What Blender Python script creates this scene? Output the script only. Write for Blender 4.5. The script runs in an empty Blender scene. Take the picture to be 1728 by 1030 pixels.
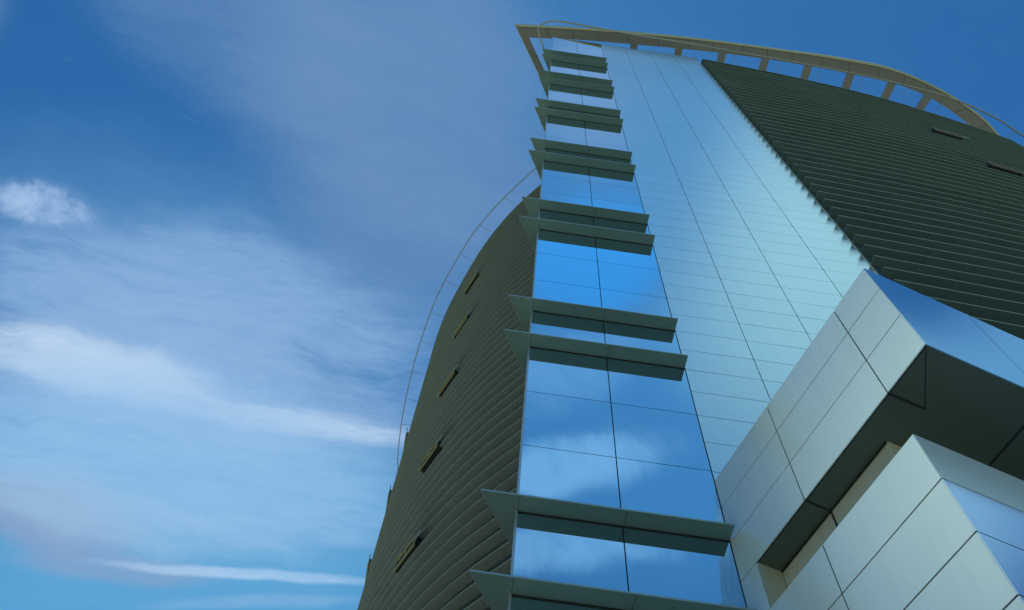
import bpy, bmesh, math, random
from mathutils import Vector, Matrix
random.seed(7)
R = math.radians
S = bpy.context.scene
COL = S.collection
D = 10.0            # metres from the camera to the glass front
EYE = 1.6           # camera height

# ------------------------------------------------------------------ camera
F, PITCH, ROLL, HEAD = 1384.91, R(63.53874), R(7.20575), R(0.93931)
cam_d = bpy.data.cameras.new('camera'); cam = bpy.data.objects.new('camera', cam_d); COL.objects.link(cam)
fw = Vector((0, math.cos(PITCH), math.sin(PITCH))); rt = Vector((1, 0, 0)); up = rt.cross(fw)
ri = math.cos(ROLL)*rt + math.sin(ROLL)*up
uu = -math.sin(ROLL)*rt + math.cos(ROLL)*up
rz = Matrix.Rotation(-HEAD, 3, 'Z')
ri, uu, fw = rz @ ri, rz @ uu, rz @ fw
cam.matrix_world = Matrix(((ri.x, uu.x, -fw.x, 0), (ri.y, uu.y, -fw.y, 0), (ri.z, uu.z, -fw.z, EYE), (0, 0, 0, 1)))
cam_d.sensor_width = 36; cam_d.lens = F/1728*36; cam_d.clip_start = 0.1; cam_d.clip_end = 5000
S.camera = cam
S.render.resolution_x = 1024; S.render.resolution_y = 610
S.render.engine = 'CYCLES'
S.view_settings.view_transform = 'Standard'; S.view_settings.look = 'None'
S.view_settings.exposure = 0.1; S.view_settings.gamma = 1

# ------------------------------------------------------------------ node helpers
class NT:
    def __init__(s, tree): s.t = tree; s.n = tree.nodes; s.l = tree.links
    def new(s, typ, **kw):
        n = s.n.new(typ)
        for k, v in kw.items(): setattr(n, k, v)
        return n
    def set(s, sock, v):
        if isinstance(v, bpy.types.NodeSocket): s.l.new(v, sock)
        else: sock.default_value = v
    def math(s, op, a, b=None, c=None, clamp=False):
        n = s.new('ShaderNodeMath', operation=op, use_clamp=clamp)
        s.set(n.inputs[0], a)
        if b is not None: s.set(n.inputs[1], b)
        if c is not None: s.set(n.inputs[2], c)
        return n.outputs[0]
    def vm(s, op, a, b=None, out=0):
        n = s.new('ShaderNodeVectorMath', operation=op)
        s.set(n.inputs[0], a)
        if b is not None: s.set(n.inputs[1], b)
        return n.outputs[out]
    def dot(s, a, b):
        n = s.new('ShaderNodeVectorMath', operation='DOT_PRODUCT')
        s.set(n.inputs[0], a); s.set(n.inputs[1], b); return n.outputs['Value']
    def mix(s, f, a, b, typ='MIX'):
        n = s.new('ShaderNodeMix', data_type='RGBA', blend_type=typ)
        s.set(n.inputs[0], f); s.set(n.inputs[6], a); s.set(n.inputs[7], b); return n.outputs[2]
    def noise(s, vec, scale, detail=3, rough=.5, dist=0, col=False):
        n = s.new('ShaderNodeTexNoise')
        if vec is not None: s.l.new(vec, n.inputs['Vector'])
        n.inputs['Scale'].default_value = scale; n.inputs['Detail'].default_value = detail
        n.inputs['Roughness'].default_value = rough; n.inputs['Distortion'].default_value = dist
        return n.outputs['Color' if col else 'Fac']
    def sstep(s, v, lo, hi):
        n = s.new('ShaderNodeMapRange', interpolation_type='SMOOTHSTEP')
        s.set(n.inputs[0], v); n.inputs[1].default_value = lo; n.inputs[2].default_value = hi
        return n.outputs[0]

def adir(az, el):
    a, e = R(az), R(el)
    return Vector((math.sin(a)*math.cos(e), math.cos(a)*math.cos(e), math.sin(e)))

# ------------------------------------------------------------------ world: sky, thin cloud and added reflection patches
SUN_AZ, SUN_EL = 8, 79
W = bpy.data.worlds.new("World"); S.world = W; W.use_nodes = True
w = NT(W.node_tree)
bg = w.n['Background']
sky = w.new('ShaderNodeTexSky', sky_type='NISHITA')
sky.sun_disc = False; sky.sun_elevation = R(SUN_EL); sky.sun_rotation = R(SUN_AZ)
sky.air_density = 1.0; sky.dust_density = 0.1; sky.ozone_density = 2.2
tc = w.new('ShaderNodeTexCoord'); dvec = tc.outputs['Generated']
n1 = w.noise(dvec, 2.6, 5, .55, col=True)
warp = w.vm('SCALE', w.vm('SUBTRACT', n1, (.5, .5, .5))); warp.node.inputs['Scale'].default_value = .09
n2 = w.noise(dvec, 9, 5, .6, col=True)
warp2 = w.vm('SCALE', w.vm('SUBTRACT', n2, (.5, .5, .5))); warp2.node.inputs['Scale'].default_value = .035
dw = w.vm('ADD', w.vm('ADD', dvec, warp), warp2)
wq = w.vm('SCALE', w.vm('ADD', warp, warp2)); wq.node.inputs['Scale'].default_value = .30
dwt = w.vm('ADD', dvec, wq)
SKYTINT = (.20, .64, .96, 1)
col = w.mix(1.0, sky.outputs[0], SKYTINT, 'MULTIPLY')
CLOUD_GAIN = 10.0
def streak_noise(p1, p2, fs, stretch, seed):
    a_, b_ = adir(*p1), adir(*p2); c = (a_+b_).normalized(); ax = b_-a_
    ax = (ax - c*ax.dot(c)).normalized(); bx = c.cross(ax)
    cv = w.new('ShaderNodeCombineXYZ')
    w.l.new(w.dot(dw, ax), cv.inputs[0])
    w.l.new(w.math('MULTIPLY', w.dot(dw, bx), stretch), cv.inputs[1]); cv.inputs[2].default_value = seed
    return w.sstep(w.noise(cv.outputs[0], fs, 7, .66), .5-.26, .5+.22)
NZ = [streak_noise((-50,43), (-9,54), 4.5, 3.5, 1.0), streak_noise((-50,43), (-9,54), 9, 6, 4.0), w.sstep(w.noise(dw, 3.2, 5, .6), .24, .72),
      w.sstep(w.noise(dw, 11, 8, .68), .36, .64),
      streak_noise((-50,43), (-9,54), 17, 4.5, 9.0)]
def cloud(col, p1, p2, halfw, amount, rgb, wisp=.5, nz=0):
    dd = dwt if halfw < 2 else dw
    """A patch of thin cloud or of added sky brightness between two sky directions (azimuth, elevation)."""
    a_, b_ = adir(*p1), adir(*p2); c = (a_+b_).normalized()
    ax = (b_-a_); L = ax.length/2; ax = (ax - c*ax.dot(c)).normalized(); bx = c.cross(ax)
    u = w.math('MULTIPLY', w.dot(w.vm('SUBTRACT', dd, c), ax), 1/L)
    v = w.math('MULTIPLY', w.dot(w.vm('SUBTRACT', dd, c), bx), 1/math.sin(R(halfw)))
    front = w.math('GREATER_THAN', w.dot(dvec, c), 0.1)
    r2 = w.math('ADD', w.math('MULTIPLY', u, u), w.math('MULTIPLY', v, v))
    m = w.math('MULTIPLY', w.sstep(w.math('SUBTRACT', 1.35, r2), 0, 1.35), front)
    ero = w.sstep(w.math('SUBTRACT', m, w.math('MULTIPLY', w.math('SUBTRACT', 1.0, NZ[nz]), wisp*.75)), -.05, .95)
    soft = w.math('MULTIPLY', m, w.math('MULTIPLY_ADD', NZ[nz], wisp, 1-wisp))
    m = w.math('ADD', w.math('MULTIPLY', ero, .55), w.math('MULTIPLY', soft, .45))
    m = w.math('MULTIPLY', m, amount, clamp=True)
    return w.mix(m, col, (rgb[0]*CLOUD_GAIN, rgb[1]*CLOUD_GAIN, rgb[2]*CLOUD_GAIN, 1))
WHITE, PALE, GREY, VIOL, CYAN = (.50,.64,.83), (.26,.44,.70), (.26,.34,.52), (.125,.255,.465), (.11,.40,.68)
CL = [ # (az,el) ends, half width, amount, colour, wisp, noise field
 ((-45,32),(0,46), 12, .80, CYAN, .15, 0),
 ((-64,38),(4,52), 15, .45, (.15,.36,.62), .25, 0),
 ((-56,40),(-4,58), 9, .38, (.36,.54,.78), 1.0, 4),
 ((-44,62),(12,79), 16, .95, VIOL, .35, 0),
 ((-80,60),(-30,74), 7, .6, VIOL, .6, 0),
 ((-56,45),(-12,61), 5, .60, PALE, .55, 0),
 ((-50,42),(-5,54), 3.8, .60, PALE, .4, 0),
 ((-51,43.4),(-26,50.6), 2.3, .98, WHITE, .55, 1),
 ((-32,48.8),(-5,53.4), 1.2, .80, WHITE, .7, 1),
 ((-54,46.5),(-20,55), 3.2, .45, PALE, .6, 1),
 ((-58,49.9),(-50.3,54.6), 1.6, .85, (.38,.54,.78), .95, 3),
 ((-24,56),(-9,60), 1.5, .35, PALE, .6, 1),
 ((-42,36.5),(-27,41.5), 2.6, .90, GREY, .35, 0),
 ((-36,36.2),(-20,41.2), 1.0, .6, GREY, .4, 0),
 ((-31,38.3),(-6,43.9), .42, .70, (.44,.62,.84), .55, 1),
 ((-26,37.6),(-8,42.6), .5, .50, PALE, .6, 1),
 ((-26,42.5),(-6,47.5), 1.6, .45, PALE, .7, 1),
 ((-50,38),(-4,49), 6.0, .75, (.29,.51,.77), .50, 1),
 ((-46,37),(-20,43), 2.4, .50, (.30,.50,.72), .6, 1),
 # behind and beside the camera, unseen: patches added to light glass and cladding by reflection
 ((125,44),(205,66), 26, .97, (.125,.40,.80), .05, 0),
 ((122,50),(144,69), 12, .97, (.74,1.18,1.36), .10, 2),
 ((100,40),(157,61), 11, .92, (.66,1.12,1.22), .12, 2),
 ((-70,36),(-112,54), 12, .95, (1.08,1.28,1.18), .10, 2),
 ((80,38),(112,52), 9, .7, (.20,.46,.76), .3, 2),
 ((150,67.5),(182,66), 4.6, 1.0, (.09,.50,1.14), .0, 2),
 ((140,81),(176,74), 6, .85, (.27,.46,.76), .2, 0),
 ((156,61),(182,57), 3.4, .6, (.34,.68,1.10), .7, 1),
 ((156,53),(188,50), 2.6, .75, (.50,.86,1.28), .8, 1),
 ((158,47),(190,45), 2.0, .65, (.50,.88,1.28), .8, 1),
]
for p1, p2, hw, am, rgb, wi, nz in CL:
    col = cloud(col, p1, p2, hw, am, rgb, wi, nz)
w.l.new(col, bg.inputs['Color']); bg.inputs['Strength'].default_value = 0.1

# ------------------------------------------------------------------ sun (behind the tower)
sd = bpy.data.lights.new('sun', 'SUN'); sd.energy = 3.2; sd.angle = R(.5); sd.color = (1, .94, .84)
sun = bpy.data.objects.new('sun', sd); COL.objects.link(sun)
sun.rotation_euler = (-adir(SUN_AZ, SUN_EL)).to_track_quat('-Z', 'Y').to_euler()

# ------------------------------------------------------------------ materials
def mat(name, base, rough=.5, metal=0.0, vary=.06, streak=0.0, bump=0.0, spec=.5, island=.0, rvary=.0, nscale=.6, coat=0.0):
    m = bpy.data.materials.new(name); m.use_nodes = True
    t = NT(m.node_tree); b = t.n['Principled BSDF']
    co = t.new('ShaderNodeTexCoord').outputs['Object']
    c = t.mix(0.0, (*base, 1), (*base, 1))
    if vary:
        nz = t.noise(co, nscale, 4, .6)
        f = t.math('MULTIPLY_ADD', nz, 2*vary, 1-vary)
        c = t.vm('SCALE', c); c.node.inputs['Scale'].default_value = 1; t.l.new(f, c.node.inputs['Scale'])
    if streak:
        mp = t.new('ShaderNodeMapping'); mp.inputs['Scale'].default_value = (5, 5, .25); t.l.new(co, mp.inputs[0])
        st = t.sstep(t.noise(mp.outputs[0], 1.3, 5, .65), .45, .75)
        f = t.math('MULTIPLY_ADD', st, -streak, 1.0)
        c2 = t.vm('SCALE', c); t.l.new(f, c2.node.inputs['Scale']); c = c2
    if island:
        g = t.new('ShaderNodeNewGeometry').outputs['Random Per Island']
        f = t.math('MULTIPLY_ADD', g, island, 1-island/2)
        c2 = t.vm('SCALE', c); t.l.new(f, c2.node.inputs['Scale']); c = c2
    t.l.new(c, b.inputs['Base Color'])
    b.inputs['Roughness'].default_value = rough
    if rvary:
        t.l.new(t.math('MULTIPLY_ADD', t.noise(co, 1.1, 4, .6), rvary, rough-rvary/2), b.inputs['Roughness'])
    b.inputs['Metallic'].default_value = metal
    b.inputs['Specular IOR Level'].default_value = spec
    b.inputs['Coat Weight'].default_value = coat; b.inputs['Coat Roughness'].default_value = .04
    if bump:
        bp = t.new('ShaderNodeBump'); bp.inputs['Strength'].default_value = bump; bp.inputs['Distance'].default_value = .02
        t.l.new(t.noise(co, .8, 2, .5), bp.inputs['Height']); t.l.new(bp.outputs[0], b.inputs['Normal'])
    return m
M = dict(
 glass=mat('blue mirror glass', (.34,.51,.61), .015, 1.0, .02, island=.05, bump=.06),
 frame=mat('dark joint', (.02,.04,.06), .5, .2, 0),
 edge=mat('pale corner bead', (.42,.46,.44), .4, .6, .03),
 cladding=mat('polished cladding panel', (.50,.60,.62), .27, .80, .02, streak=.04, island=.04, bump=.05),
 backing=mat('dark backing', (.05,.08,.09), .8, 0, 0),
 sunshade=mat('grey green sunshade metal', (.155,.27,.24), .42, .35, .06, streak=.05, rvary=.1),
 shade_edge=mat('pale sunshade edge', (.30,.40,.36), .4, .5, .05),
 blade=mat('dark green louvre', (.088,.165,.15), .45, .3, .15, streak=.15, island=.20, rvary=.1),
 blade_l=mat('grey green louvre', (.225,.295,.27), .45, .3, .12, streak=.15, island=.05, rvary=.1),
 nose=mat('louvre nose', (.16,.27,.235), .45, .3, .08),
 nose_l=mat('louvre nose pale', (.18,.26,.235), .45, .3, .08),
 wingback=mat('wall behind louvres', (.04,.06,.05), .7, 0, .1),
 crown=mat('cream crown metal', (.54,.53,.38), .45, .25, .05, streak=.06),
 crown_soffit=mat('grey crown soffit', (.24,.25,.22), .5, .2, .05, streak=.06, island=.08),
 olive=mat('olive yellow frame', (.36,.38,.17), .5, .1, .08),
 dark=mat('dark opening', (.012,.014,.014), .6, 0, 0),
 steel=mat('painted pipe', (.46,.47,.38), .6, .0, .03),
 box=mat('pale grey cladding', (.76,.90,.83), .26, .35, coat=.3, vary=.03, streak=.05, island=.04, rvary=.06, bump=.05),
 boxmirror=mat('polished side cladding', (.52,.72,.80), .05, .95, .02, island=.02, bump=.04),
 boxpale=mat('pale side cladding', (.66,.76,.68), .3, .2, .03, streak=.04),
boxside=mat('satin side cladding', (.58,.70,.84), .12, .75, .02, island=.02, bump=.04),
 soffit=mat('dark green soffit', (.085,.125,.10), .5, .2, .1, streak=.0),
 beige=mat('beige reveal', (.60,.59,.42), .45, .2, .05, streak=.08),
 roof=mat('roof membrane', (.25,.25,.24), .9, 0, .15),
 paving=mat('paving', (.42,.40,.33), .85, 0, .15),
 ground=mat('ground', (.16,.20,.09), .95, 0, .3, nscale=.05),
)

# ------------------------------------------------------------------ mesh helpers  (x, y, z in metres, z=0 at the ground)
def P(x, y, z=None):
    """plan units (camera to glass = 1) to metres; heights are measured from the eye"""
    return Vector((x*D, y*D, EYE+z*D)) if z is not None else Vector((x*D, y*D, 0))
class MB:
    def __init__(s): s.v = []; s.f = []; s.m = []
    def quad(s, a, b, c, d, mi=0):
        k = len(s.v); s.v += [tuple(a), tuple(b), tuple(c), tuple(d)]; s.f.append((k, k+1, k+2, k+3)); s.m.append(mi)
    def poly(s, pts, mi=0):
        k = len(s.v); s.v += [tuple(p) for p in pts]; s.f.append(tuple(range(k, k+len(pts)))); s.m.append(mi)
    def obox(s, c, ux, uy, uz, hx, hy, hz, mi=0):
        """box with centre c, unit axes and half sizes"""
        k = len(s.v)
        for sx in (-1, 1):
            for sy in (-1, 1):
                for sz in (-1, 1): s.v.append(tuple(c + ux*hx*sx + uy*hy*sy + uz*hz*sz))
        for f in ((0,1,3,2),(4,6,7,5),(0,4,5,1),(2,3,7,6),(0,2,6,4),(1,5,7,3)):
            s.f.append(tuple(k+i for i in f)); s.m.append(mi)
    def bar(s, a, b, wx, wy, upv=Vector((0,0,1)), mi=0):
        d = (b-a); L = d.length; d = d/L
        if abs(d.dot(upv)) > .98: upv = Vector((0,1,0))
        x = d.cross(upv).normalized(); y = x.cross(d)
        s.obox((a+b)/2, d, x, y, L/2, wx/2, wy/2, mi)
    def prism(s, pts, z0, z1, mi=0, mtop=None, mside=None):
        """closed plan polygon (Vectors) extruded"""
        k = len(s.v); n = len(pts)
        s.v += [(p.x, p.y, z0) for p in pts] + [(p.x, p.y, z1) for p in pts]
        s.f.append(tuple(range(k, k+n))[::-1]); s.m.append(mi)
        s.f.append(tuple(range(k+n, k+2*n))); s.m.append(mi if mtop is None else mtop)
        for i in range(n):
            j = (i+1) % n
            s.f.append((k+i, k+j, k+n+j, k+n+i)); s.m.append(mi if mside is None else mside)
    def sweep(s, path, prof, mats=None, closed=True, caps=True):
        """path: list of (point, outward unit normal); prof: list of (offset outward, dz)"""
        k = len(s.v); n = len(prof)
        for p, nn in path:
            for o, dz in prof: s.v.append((p.x+nn.x*o, p.y+nn.y*o, p.z+dz))
        for i in range(len(path)-1):
            for j in range(n if closed else n-1):
                j2 = (j+1) % n
                s.f.append((k+i*n+j, k+i*n+j2, k+(i+1)*n+j2, k+(i+1)*n+j)); s.m.append(mats[j] if mats else 0)
        if caps and closed:
            s.f.append(tuple(k+j for j in range(n))); s.m.append(mats[0] if mats else 0)
            e = k+(len(path)-1)*n
            s.f.append(tuple(e+j for j in range(n))[::-1]); s.m.append(mats[0] if mats else 0)
    def tube(s, pts, r, sides=8, mi=0):
        k = len(s.v)
        for i, p in enumerate(pts):
            d = (pts[min(i+1, len(pts)-1)] - pts[max(i-1, 0)]).normalized()
            x = d.cross(Vector((0,0,1)))
            x = x.normalized() if x.length > .05 else Vector((1,0,0))
            y = x.cross(d)
            for q in range(sides):
                a = 2*math.pi*q/sides; s.v.append(tuple(p + x*math.cos(a)*r + y*math.sin(a)*r))
        for i in range(len(pts)-1):
            for q in range(sides):
                q2 = (q+1) % sides
                s.f.append((k+i*sides+q, k+i*sides+q2, k+(i+1)*sides+q2, k+(i+1)*sides+q)); s.m.append(mi)
        s.f.append(tuple(k+q for q in range(sides))[::-1]); s.m.append(mi)
        e = k+(len(pts)-1)*sides; s.f.append(tuple(e+q for q in range(sides))); s.m.append(mi)
    def build(s, name, mats, parent=None, fix=True, smooth=False):
        me = bpy.data.meshes.new(name); me.from_pydata(s.v, [], s.f)
        for m in (mats if isinstance(mats, (list, tuple)) else [mats]): me.materials.append(m)
        me.polygons.foreach_set('material_index', s.m)
        if fix:
            b = bmesh.new(); b.from_mesh(me); bmesh.ops.recalc_face_normals(b, faces=b.faces); b.to_mesh(me); b.free()
        if smooth: me.polygons.foreach_set('use_smooth', [True]*len(me.polygons))
        me.update()
        o = bpy.data.objects.new(name, me); COL.objects.link(o)
        if parent:
            o.parent = parent
            loc = Vector((0, 0, 0)); q = parent
            while q: loc += q.location; q = q.parent
            for vtx in me.vertices: vtx.co -= loc
        return o
def empty(name, loc, label, cat):
    o = bpy.data.objects.new(name, None); COL.objects.link(o); o.location = loc
    o['label'] = label; o['category'] = cat; return o
UP = Vector((0, 0, 1))
def zz(z): return EYE + z*D

def catmull(pts, per=10):
    out = []
    for i in range(len(pts)-1):
        p0 = pts[max(i-1, 0)]; p1 = pts[i]; p2 = pts[i+1]; p3 = pts[min(i+2, len(pts)-1)]
        for k in range(per):
            t = k/per
            out.append(.5*((2*p1)+(p2-p0)*t+(2*p0-5*p1+4*p2-p3)*t*t+(3*p1-p0-3*p2+p3)*t**3))
    out.append(pts[-1].copy()); return out
def with_normals(pts, side):
    """side=+1: the outward normal lies to the right of travel"""
    r = []
    for i, p in enumerate(pts):
        d = (pts[min(i+1, len(pts)-1)] - pts[max(i-1, 0)]); d.z = 0; d.normalize()
        r.append((p, Vector((d.y, -d.x, 0))*side))
    return r
def lift(path, z): return [(Vector((p.x, p.y, z)), n) for p, n in path]
def arc_at(path, dist):
    s_ = 0
    for i in range(len(path)-1):
        L = (path[i+1][0]-path[i][0]).length
        if s_+L >= dist:
            t = (dist-s_)/L; return path[i][0].lerp(path[i+1][0], t), path[i][1].lerp(path[i+1][1], t).normalized()
        s_ += L
    return path[-1]
def path_len(path): return sum((path[i+1][0]-path[i][0]).length for i in range(len(path)-1))
def at_azimuth(path, az):
    """arc length where the path is seen first at this azimuth from the plan origin"""
    s_ = 0
    for i in range(len(path)-1):
        a, b = path[i][0], path[i+1][0]
        a1, a2 = math.degrees(math.atan2(a.x, a.y)), math.degrees(math.atan2(b.x, b.y))
        L = (b-a).length
        if (a1-az)*(a2-az) <= 0 and a1 != a2: return s_ + L*(az-a1)/(a2-a1)
        s_ += L
    return s_

# ------------------------------------------------------------------ ground
g = MB(); n = 24; X = 1600
for i in range(n):
    for j in range(n):
        x0, x1, y0, y1 = [-X+2*X*k/n for k in (i, i+1, j, j+1)]
        g.quad((x0,y0,0),(x1,y0,0),(x1,y1,0),(x0,y1,0))
o = g.build('ground', M['ground']); o['kind'] = 'structure'
g = MB(); g.quad((-60,-60,.004),(70,-60,.004),(70,70,.004),(-60,70,.004))
o = g.build('pavement', M['paving']); o['kind'] = 'structure'

# ------------------------------------------------------------------ the tower
tower = empty('tower', (4, 10, 0), 'tall louvred office tower with a mirrored blue glass corner and a cream ring on top', 'building')
HW = 6.70           # height of the louvred wings above the eye
HP = 6.95           # parapet of the glass corner and cladding
FL = .8165          # storey height
ZL = [.975+FL*k-FL*1 for k in range(0, 8)]   # lower sunshade of each pair
GX0, GX1 = .073, .466
BD = Vector((math.sin(R(30.65)), math.cos(R(30.65)), 0))      # the side of the corner
BN = Vector((-BD.y, BD.x, 0))                                 # its outward normal
CORNER = Vector((GX0, 1, 0)); SIDE_LEN = .885
XD, YD = Vector((1, 0, 0)), Vector((0, 1, 0))

def jit(a): return random.uniform(-a, a)
def panel_quad(mb, o, ux, nrm, x0, x1, z0, z1, gapx, gapz, prouder=0.0, tilt=0.0008, mi=0, th=.012):
    """one flat panel (a thin slab) on a wall: o = wall origin in metres, x along ux; the panel tilts a hair"""
    x0 += gapx/2; x1 -= gapx/2; z0 += gapz/2; z1 -= gapz/2
    tx, tz = jit(tilt), jit(tilt)
    def pt(x, z, off):
        fx = (x-(x0+x1)/2); fz = (z-(z0+z1)/2)
        q = o + ux*x + nrm*(prouder+off+fx*tx+fz*tz); return Vector((q.x, q.y, z))
    k = len(mb.v)
    for off in (0, -th):
        for (x, z) in ((x0,z0),(x1,z0),(x1,z1),(x0,z1)): mb.v.append(tuple(pt(x, z, off)))
    for f in ((0,1,2,3),(7,6,5,4),(0,4,5,1),(1,5,6,2),(2,6,7,3),(3,7,4,0)):
        mb.f.append(tuple(k+i for i in f)); mb.m.append(mi)

# core behind the skins: plan polygon filled later with the wing outlines
# wing outlines (blade tips)
RT = [Vector((x, y, 0))*D for x, y in ((1.255,.966),(1.58,.981),(1.92,.998),(2.55,1.048),(3.10,1.120),(3.67,1.215),(3.98,1.30),(4.6,1.58),(5.4,2.15),(6.0,2.9),(6.35,3.9),(6.4,5.0))]
LT = [Vector((x, y, 0))*D for x, y in ((.52,1.74),(.33,1.945),(.147,2.167),(-.036,2.40),(-.195,2.655),(-.336,2.949),(-.506,3.405),(-.593,3.74),(-.652,4.12),(-.695,4.6),(-.69,5.2),(-.60,6.0),(-.3,6.9),(.3,7.6))]
rp = with_normals(catmull(RT, 12), 1)     # travelling right, the outside (towards -Y) is on the right hand
lp = with_normals(catmull(LT, 12), -1)    # travelling back-left, the outside is on the left hand
DR, DL = .036*D, .046*D
def inset(path, d): return [(p-n*d, n) for p, n in path]
rb, lb = inset(rp, DR), inset(lp, DL)
rb[0] = (Vector((1.252*D, 1.0*D, 0)), rb[0][1])

cpoly = [Vector((GX0*D+.06, D+.05, 0)), Vector((12.48, D+.05, 0))]
cpoly += [p-n*.08 for p, n in rb[3::6]]
cpoly += [Vector((55, 76, 0)), Vector((10, 82, 0))]
cpoly += [p-n*.08 for p, n in reversed(lb[6::6])]
core = MB(); core.prism(cpoly, 0, zz(HW)-.25)
core.build('core_wall', M['backing'], tower)
core = MB(); core.prism([p + (Vector((30, 45, 0))-p).normalized()*.6 for p in cpoly], zz(HW)-.248, zz(HW)-.12)
core.build('roof', M['roof'], tower)
# prow block carrying the glass corner
pr = MB(); e = CORNER*D + Vector((.06, .05, 0)); q = e + BD*(SIDE_LEN*D)
pr.prism([e, Vector((12.48, D+.052, 0)), Vector((12.48, 14.5, 0)), Vector((q.x+1.5, q.y+.3, 0)), q], 0.0, zz(HP)-.05)
pr.build('corner_core', M['backing'], tower)

# --- windows: bands of mirror glass between the sunshades
G0 = Vector((GX0*D, D, 0)); G1 = CORNER*D
def window_band(z0, z1, rows):
    mb = MB(); fr = MB()
    wmid = (GX0+GX1)/2*D - .02
    xs = [(0, wmid-GX0*D), (wmid-GX0*D, (GX1-GX0)*D-.006)]
    rz_ = [z0 + (z1-z0)*k/rows for k in range(rows+1)]
    for a, b in xs:
        for k in range(rows): panel_quad(mb, G0, XD, -YD, a, b, rz_[k], rz_[k+1], .024, .016, tilt=.0004)
    sl = SIDE_LEN*D; nc = 5
    for c in range(nc):
        for k in range(rows): panel_quad(mb, G1, BD, BN, sl*c/nc, sl*(c+1)/nc, rz_[k], rz_[k+1], .024, .016, tilt=.0006)
    o = mb.build('window', M['glass'], tower)
    # dark joints stand just behind the panes
    fr.quad(*[Vector((x, D+.03, z)) for x, z in ((GX0*D+.02, z0), (GX1*D, z0), (GX1*D, z1), (GX0*D+.02, z1))])
    a, b = G1 + BD*.02 - BN*.03, G1 + BD*sl - BN*.03
    fr.quad(Vector((a.x,a.y,z0)), Vector((b.x,b.y,z0)), Vector((b.x,b.y,z1)), Vector((a.x,a.y,z1)))
    fr.build('mullion', M['frame'], o)
for k, zl in enumerate(ZL):
    z_lo, z_up = zz(zl), zz(zl+.2)
    if z_lo > 0: window_band(z_lo+.0, z_up, 1)
    top = zz(ZL[k+1]) if k+1 < len(ZL) else zz(HP)
    window_band(z_up, top, 3)
cb = MB(); cb.obox(Vector((GX0*D-.012, D-.006, (zz(HP))/2)), XD, YD, UP, .022, .022, zz(HP)/2)
cb.build('corner_bead', M['edge'], tower)

# --- sunshades: thin blades wrapping the acute corner
def sunshade(z, th=.030, dep=.0365):
    o1 = G0 + Vector(((GX1-GX0)*D, 0, 0))
    outc = Vector((.0035*D, D-dep*D, 0))
    end_in = G1 + BD*(SIDE_LEN*D*.99); end_out = end_in + BN*(.0405*D)
    pts = [Vector((o1.x-.01, o1.y+.02, 0)), Vector((o1.x-.01, o1.y-dep*D, 0)), outc, end_out, end_in-BN*.02, Vector((G1.x+.02, G1.y+.03, 0))]
    mb = MB(); mb.prism(pts, z, z+th)
    o = mb.build('sunshade', M['sunshade'], tower)
    t = MB(); yo = D-dep*D
    t.bar(Vector((o1.x-.01, yo-.010, z+.015)), Vector((outc.x-.012, yo-.008, z+.015)), .014, .035)
    nb = BN*.010
    t.bar(outc+nb+Vector((-.002,0,z+.015)), end_out+nb+Vector((0,0,z+.015)), .014, .035)
    t.build('edge_trim', M['shade_edge'], o)
    s_ = MB()   # fine joints of the soffit: the mitre and one seam
    zb = z-.003
    s_.bar(Vector((G1.x, yo+.01, zb)), Vector((G1.x, D-.03, zb)), .008, .004)
    s_.build('soffit_seam', M['wingback'], o)
    s_ = MB(); xm = (GX0+GX1)/2*D
    s_.bar(Vector((xm, yo+.01, zb)), Vector((xm, D-.03, zb)), .008, .004)
    s_.build('soffit_seam', M['wingback'], o)
    gk = MB(); gk.bar(Vector((G1.x, D-.006, z-.02)), Vector((o1.x, D-.006, z-.02)), .012, .036)  # dark bar painted in for the contact shade below the soffit
    gk.build('shade_line', M['dark'], o)
    return o
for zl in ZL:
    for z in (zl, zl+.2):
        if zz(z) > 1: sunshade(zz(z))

# --- pale cladding between the glass and the right-hand louvres
cl = MB(); W0 = Vector((GX1*D+.005, D, 0)); cw = (1.247-GX1)*D-.005
colw = [cw*k/4 for k in range(5)]
row = .1025; z = 1.996 - row*20
zs = []
while z < HP-.02:
    zs.append(z); z += row
zs.append(HP)
for a, b in zip(colw[:-1], colw[1:]):
    for z0, z1 in zip(zs[:-1], zs[1:]):
        if zz(z1) < .1: continue
        panel_quad(cl, W0, XD, -YD, a, b, max(.05, zz(z0)), zz(z1), .020, .015, prouder=-.012, tilt=.0010, th=.02)
cl.build('cladding', M['cladding'], tower)
jb = MB(); jb.quad(*[Vector((x, D+.035, z)) for x, z in ((GX1*D, 0), (12.49, 0), (12.49, zz(HP)), (GX1*D, zz(HP)))])
jb.build('cladding_joint', M['frame'], tower)

ej = MB(); ej.obox(Vector((12.495, D+.03, zz(HW)/2)), XD, YD, UP, .028, .03, zz(HW)/2)
ej.build('cladding_edge_strip', M['beige'], tower)

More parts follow.
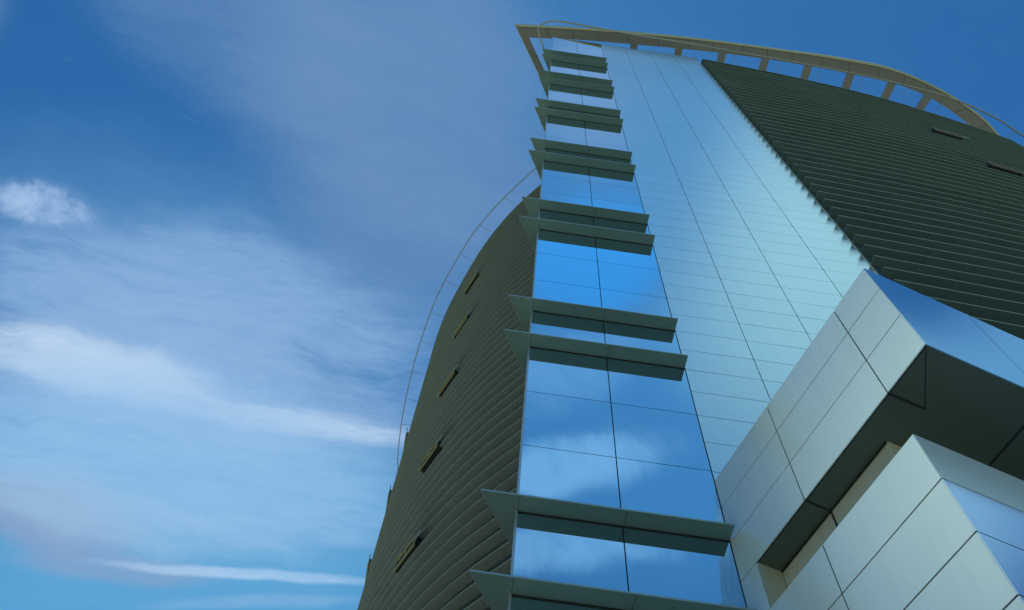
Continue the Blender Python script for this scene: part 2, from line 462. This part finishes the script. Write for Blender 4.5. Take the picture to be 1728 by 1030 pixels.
# --- louvred wings
def wing(path, back, dep, mats, zphase, name, pitch=.102, drop=.0):
    mb = MB(); pth = path
    z = zphase
    while zz(z-pitch) > .3: z -= pitch
    zlist = []
    while z < HW-.02: zlist.append(z); z += pitch
    for z in zlist:
        prof = [(0, .0), (-.016, -.008), (-dep-.02, -.05-drop), (-dep-.02, -.015-drop), (-.02, .030), (0, .026)]
        ofs = random.choice((0, 3, 6, 9)) if len(zlist) else 0
        cuts = [0] + [k for k in range(3+ofs, len(pth)-3, 12)] + [len(pth)-1]
        for a, b in zip(cuts[:-1], cuts[1:]):
            sub = lift(pth[a:b+1], zz(z) + jit(.006))
            if a: q0 = sub[0][0]; q1 = sub[1][0]; sub[0] = (q0 + (q1-q0).normalized()*.008, sub[0][1])
            mb.sweep(sub, prof, mats=[1, 0, 0, 0, 0, 1])
    o = mb.build(name, mats, tower)
    bk = MB(); bp = [(p, n) for p, n in back]
    bk.sweep([(Vector((p.x, p.y, 0)), n) for p, n in bp], [(0, 0), (0, zz(HW)-.26)], closed=False)
    bk.build('wing_wall', M['wingback'], tower, fix=False)
    # coping along the roof edge
    cpn = MB(); cpn.sweep(lift(pth, zz(HW)), [(.01, -.10), (.01, .06), (-dep-.3, .06), (-dep-.3, -.10)])
    cpn.build('roof_coping', mats[0], tower)
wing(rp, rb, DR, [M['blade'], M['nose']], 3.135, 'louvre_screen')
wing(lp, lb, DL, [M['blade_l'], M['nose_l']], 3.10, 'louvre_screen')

# --- vents breaking through the louvres
def vent(path, az, z, length, hgt=.062, out=.012, s=None, dep=.05, fm='olive', body=0):
    s0 = at_azimuth(path, az) if s is None else s
    c, nn = arc_at(path, s0); t = Vector((-nn.y, nn.x, 0))
    c = Vector((c.x, c.y, zz(z))) + nn*(out*D)
    L, Hh, dp = length*D/2, hgt*D/2, dep*D
    fr = MB(); th = .04
    for sg in (-1, 1):
        fr.obox(c + UP*sg*(Hh), t, nn, UP, L, .04, th/2)
        fr.obox(c + t*sg*(L+th/2), t, nn, UP, th/2, .04, Hh+th/2)
    fr.obox(c - nn*.02, t, nn, UP, .025, .02, Hh-th/2-.002)
    if body: fr.obox(c - nn*(body*D/2+.1), t, nn, UP, L, body*D/2, Hh)
    o = fr.build('vent', M[fm], tower)
    dk = MB(); dk.obox(c - nn*(.045+dp/2), t, nn, UP, L-.005, dp/2, Hh)
    dk.build('opening', M['dark'], o)
    fl = MB()          # the small open flap beyond the end
    e_ = c + t*(L+.35) + UP*(Hh*.4)
    fl.obox(e_, t, nn, UP, .26, .03, .02); fl.obox(e_ - UP*.12, t, nn, UP, .26, .02, .02)
    fl.build('flap', M['shade_edge'], o)
for z in (6.06, 5.285, 4.51, 3.73, 2.955, 2.18, 1.40): vent(lp, -6.0, z, .20)
for z in (6.0, 5.2, 4.42): vent(lp, None, z, .20, s=at_azimuth(lp, -8.9)+9.0, out=.034, dep=.005, hgt=.06, body=.09)
for z in (5.68, 4.865, 4.05, 3.235, 2.42): vent(rp, 69.0, z, .20, fm='crown_soffit')

# --- the crown: a cream ring on short posts, pointed over the corner
HC = 7.25
CI = [Vector((x, y, 0))*D for x, y in ((-.126,1.075),(.30,1.035),(.715,1.010),(1.222,.986),(1.633,.974),(2.052,.974),(2.476,.986),(2.982,1.018),(3.334,1.096),(3.65,1.225),(3.98,1.41),(4.5,1.78),(5.3,2.4))]
CO = [Vector((x, y, 0))*D for x, y in ((-.262,.985),(.30,.938),(.70,.912),(1.204,.889),(1.616,.881),(2.035,.878),(2.449,.876),(2.939,.902),(3.40,1.012),(3.78,1.165),(4.05,1.33),(4.62,1.70),(5.42,2.32))]
ci, co_ = catmull(CI, 8), catmull(CO, 8)
AL = 2.2                                   # the side arm of the crown
tip_o, tip_i = CO[0], CI[0]
AD = Vector((math.sin(R(34)), math.cos(R(34)), 0))
arm_o = tip_o + AD*9.0; arm_i = tip_i + AD*7.6
def ring(inner, outer, name):
    mb = MB(); k0 = 0; n_ = len(inner)
    zb = zz(HC)
    rows_ = []
    for a, b in zip(inner, outer):
        r = []
        for f, dz in ((0, .34), (0, 0), (.80, 0), (.80, .03), (.84, .03), (.84, 0.0), (1.0, .10), (1.0, .34)):
            q = a.lerp(b, f); r.append((q.x, q.y, zb+dz))
        rows_.append(r)
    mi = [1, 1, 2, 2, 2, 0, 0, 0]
    for r in rows_: mb.v += r
    m_ = 8
    for i in range(n_-1):
        for j in range(m_):
            j2 = (j+1) % m_
            mb.f.append((i*m_+j, i*m_+j2, (i+1)*m_+j2, (i+1)*m_+j)); mb.m.append(mi[j])
    mb.f.append(tuple(range(m_))); mb.m.append(0)
    mb.f.append(tuple((n_-1)*m_+j for j in range(m_))[::-1]); mb.m.append(0)
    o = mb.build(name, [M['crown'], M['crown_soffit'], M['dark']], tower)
    sm = MB()
    L = 0
    for i in range(1, n_):
        L += (outer[i]-outer[i-1]).length
        if L > 2.05:
            L = 0; a = inner[i].lerp(outer[i], .03); b = inner[i].lerp(outer[i], .97)
            sm = MB(); sm.bar(Vector((a.x, a.y, zb-.002)), Vector((inner[i].lerp(outer[i], .80).x, inner[i].lerp(outer[i], .80).y, zb-.002)), .03, .006)
            sm.build('seam', M['dark'], o)
    return o
ring(ci, co_, 'crown_ring')
ring([tip_i.lerp(arm_i, k/8) for k in range(9)], [tip_o.lerp(arm_o, k/8) for k in range(9)], 'crown_arm')
for x in (.765, 1.145, 1.515, 1.885, 2.255, 2.625, 2.99, 3.33):
    i = min(range(len(ci)), key=lambda k: abs(ci[k].x/D-x))
    d_ = (ci[min(i+1, len(ci)-1)]-ci[i-1]).normalized(); nb = Vector((-d_.y, d_.x, 0))
    a = Vector((x*D, ci[i].y-.3, zz(HC)+.21)); b = a + nb*6.0
    mb = MB(); mb.obox((a+b)/2, d_, nb, UP, .30, (b-a).length/2, .20)
    mb.build('roof_beam', M['crown_soffit'], tower)
    q_ = a + nb*5.5; mb = MB(); z0, z1 = zz(HW)-.12, zz(HC)+.006
    mb.obox(Vector((q_.x, q_.y, (z0+z1)/2)), d_, nb, UP, .25, .25, (z1-z0)/2)
    mb.build('post', M['crown'], tower)

# --- maintenance rails standing off the roof edge
def rail(pts, z, r, per, posts_to, name='rail'):
    pp = [Vector((p.x, p.y, z)) for p in catmull(pts, per)]
    mb = MB(); mb.tube(pp, r, 8)
    o = mb.build(name, M['steel'], tower, smooth=True)
    L = 0
    for i in range(1, len(pp)):
        L += (pp[i]-pp[i-1]).length
        if L > 3.1:
            L = 0
            if z < zz(HW) and pp[i].x < 12.8: continue
            tgt = min(posts_to, key=lambda t_: (Vector((t_.x, t_.y, 0))-Vector((pp[i].x, pp[i].y, 0))).length)
            b = MB(); b.bar(pp[i], Vector((tgt.x, tgt.y, z-.02)), .03, .03); b.build('bracket', M['steel'], o)
RR = [Vector((x, y, 0))*D for x, y in ((.34,1.60),(.10,1.20),(-.03,.975),(-.045,.90),(.02,.852),(.12,.838),(.30,.842),(.646,.855),(1.114,.863),(1.502,.876),(1.885,.887),(2.28,.903),(2.751,.932),(3.247,.992),(3.629,1.09),(3.896,1.198),(4.6,1.47),(5.5,2.05))]
rail(RR, zz(HW-.02), .065, 8, [p for p, n in rp] + [Vector((GX0*D+.3+k*.5, D, 0)) for k in range(24)])
LR = [Vector((x, y, 0))*D for x, y in ((.30,1.86),(.20,1.93),(.093,2.04),(.004,2.15),(-.192,2.412),(-.368,2.70),(-.497,2.995),(-.628,3.344),(-.731,3.767),(-.801,4.169),(-.850,4.59),(-.872,4.949),(-.868,5.396),(-.78,6.0))]
rail(LR, zz(HW+.05), .045, 8, [p for p, n in lp])

# ------------------------------------------------------------------ the annexe: two stacked boxes against the tower
annexe = empty('annexe', (8, 7, 0), 'low pale grey panelled block with dark soffit and long slot, at the tower foot', 'building')
CD = Vector((math.sin(R(163.8)), math.cos(R(163.8)), 0))     # along the left face, towards the camera
CN = Vector((-math.sin(R(73.8)), -math.cos(R(73.8)), 0))     # its outward normal (to the left)
ED = Vector((math.sin(R(73.8)), math.cos(R(73.8)), 0))       # along the right face
EN = CD
O = Vector((.466, 1.0, 0))*D                                  # where the left face meets the glass
def fp(sc, se=0): return O + CD*(sc*D) + ED*(se*D)            # sc along the left face, se inwards
CU, CLw = .5175, .4228                                        # corner distances of the upper and lower box
ZT, Z1, Z0 = 1.349, 1.074, .972
RL = 1.75                                                     # length of the right face
def box_core(c_len, z0, z1, name, m):
    mb = MB(); a = fp(.02, .006); b = fp(c_len-.004, .006); c = fp(c_len-.004, RL)
    mb.prism([a, b, c, Vector((max(c.x, 20), 9.9, 0)), Vector((4.9, 9.9, 0))], z0, z1)
    return mb.build(name, m, annexe)
box_core(CU, zz(Z1)+.012, zz(ZT)-.02, 'upper_core', M['backing'])
# soffit of the upper box as panels
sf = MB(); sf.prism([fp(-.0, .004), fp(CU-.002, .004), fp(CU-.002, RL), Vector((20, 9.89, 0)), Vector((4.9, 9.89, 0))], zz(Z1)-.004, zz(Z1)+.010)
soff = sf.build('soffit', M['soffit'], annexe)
zs_ = zz(Z1)-.009
def seam(a, b, wd):
    sj = MB(); sj.bar(Vector((a.x, a.y, zs_)), Vector((b.x, b.y, zs_)), wd, .006); sj.build('soffit_joint', M['dark'], soff)
seam(fp(.199, .001), fp(.199, .05), .03)
seam(fp(.425, .001), fp(.425, .066), .034)
seam(fp(CU, 0)+(fp(.425,.066)-fp(CU,0))*.02, fp(.425, .066), .008)
seam(fp(CU-.001, .215), fp(.2, .215), .034)
for se in (.43, .645, .86, 1.075): seam(fp(CU-.001, se), fp(.2, se), .034)
# cladding of the left face: joints at .199 and .425 along it
def face(o, ux, nrm, xs, zs, gx, gz, name, m, skip=None, th=.02, tilt=.0012):
    mb = MB()
    for i in range(len(xs)-1):
        for k in range(len(zs)-1):
            if skip and skip(i, k): continue
            panel_quad(mb, o, ux, nrm, xs[i], xs[i+1], zz(zs[k]), zz(zs[k+1]), gx, gz, prouder=0, tilt=tilt, th=th)
    return mb.build(name, m, annexe)
zu = [1.074, 1.171, 1.2655, 1.349]
face(O, CD, CN, [.0*D, .199*D, .425*D, CU*D], zu, .022, .020, 'front_cladding', M['box'])
zl_ = [-.158, -.01, .0865, .185, .2835, .382, .4805, .579, .677, .7755, .874, .972]
face(O, CD, CN, [.0, .199*D, CLw*D], zl_, .022, .026, 'front_cladding', M['box'])
face(O, CD, CN, [.0, .052*D], [.972, 1.074], .014, .022, 'front_cladding', M['box'])
# the right faces
xr = [0, .215*D, .43*D, .645*D, .86*D, 1.075*D, 1.29*D, 1.505*D]
face(fp(CU), ED, EN, xr, [1.074, 1.349], .016, .01, 'side_cladding', M['boxmirror'], tilt=.0006)
face(fp(CLw), ED, EN, [0, .32*D, .64*D, .96*D, 1.28*D], zl_[:-1], .012, .022, 'side_cladding', M['boxside'], tilt=.0006)
face(fp(CLw), ED, EN, [0, .32*D, .64*D, .96*D, 1.28*D], [.874, .972], .012, .022, 'side_cladding', M['boxpale'], tilt=.0006)
# dark joint planes behind the panels
jm = MB()
def jplane(a, b, z0, z1, nrm, back):
    a = a - nrm*back; b = b - nrm*back
    jm.quad(Vector((a.x,a.y,z0)), Vector((b.x,b.y,z0)), Vector((b.x,b.y,z1)), Vector((a.x,a.y,z1)))
jplane(fp(0), fp(CU), zz(Z1)+.004, zz(ZT), CN, .03)
jplane(fp(0), fp(CLw), 0.0, zz(Z0)-.01, CN, .03)
jplane(fp(CU), fp(CU, 1.5), zz(Z1)+.004, zz(ZT), EN, .03)
jplane(fp(CLw), fp(CLw, 1.28), 0.0, zz(Z0)-.01, EN, .03)
jm.build('joint', M['frame'], annexe)
# lower box body and the slot between the boxes
lb_ = MB(); lb_.prism([fp(.02,.006), fp(CLw-.004,.006), fp(CLw-.004, 1.28), Vector((fp(CLw,1.28).x, 9.88, 0)), Vector((4.9, 9.88, 0))], 0, zz(Z0)-.012)
lb_.build('lower_core', M['backing'], annexe)
sill = MB(); sill.prism([fp(.002,.001), fp(CLw-.001,.001), fp(CLw-.001, 1.28), Vector((fp(CLw,1.28).x, 9.87, 0)), Vector((4.92, 9.87, 0))], zz(Z0)-.010, zz(Z0)+.004)
sill.build('sill', M['boxpale'], annexe)
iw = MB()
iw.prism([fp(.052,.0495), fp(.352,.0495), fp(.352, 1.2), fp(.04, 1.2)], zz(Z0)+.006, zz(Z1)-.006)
iw.build('slot_wall', M['beige'], annexe)  # the beige of slot wall and end carries the warm bounce light
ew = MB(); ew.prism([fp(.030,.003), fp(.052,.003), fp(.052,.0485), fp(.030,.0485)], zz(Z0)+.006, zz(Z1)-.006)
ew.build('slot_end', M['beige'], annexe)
sl = MB(); a = fp(.199, .0485); sl.obox(Vector((a.x, a.y, (zz(Z0)+zz(Z1))/2)), CD, CN, UP, .015, .006, (Z1-Z0)*D/2-.01)
sl.bar(fp(.053,.0475)+UP*(zz(Z1)-.03), fp(.351,.0475)+UP*(zz(Z1)-.03), .012, .035)
sl.build('slot_joint', M['dark'], annexe)
rc = MB(); a = fp(-.0, 0); rc.prism([fp(.0,.0)+CN*-.03, fp(CU-.001,.003), fp(CU-.001,RL-.3), Vector((19, 9.86, 0)), Vector((4.95, 9.86, 0))], zz(ZT)-.018, zz(ZT)+.004)
rc.build('roof', M['boxpale'], annexe)
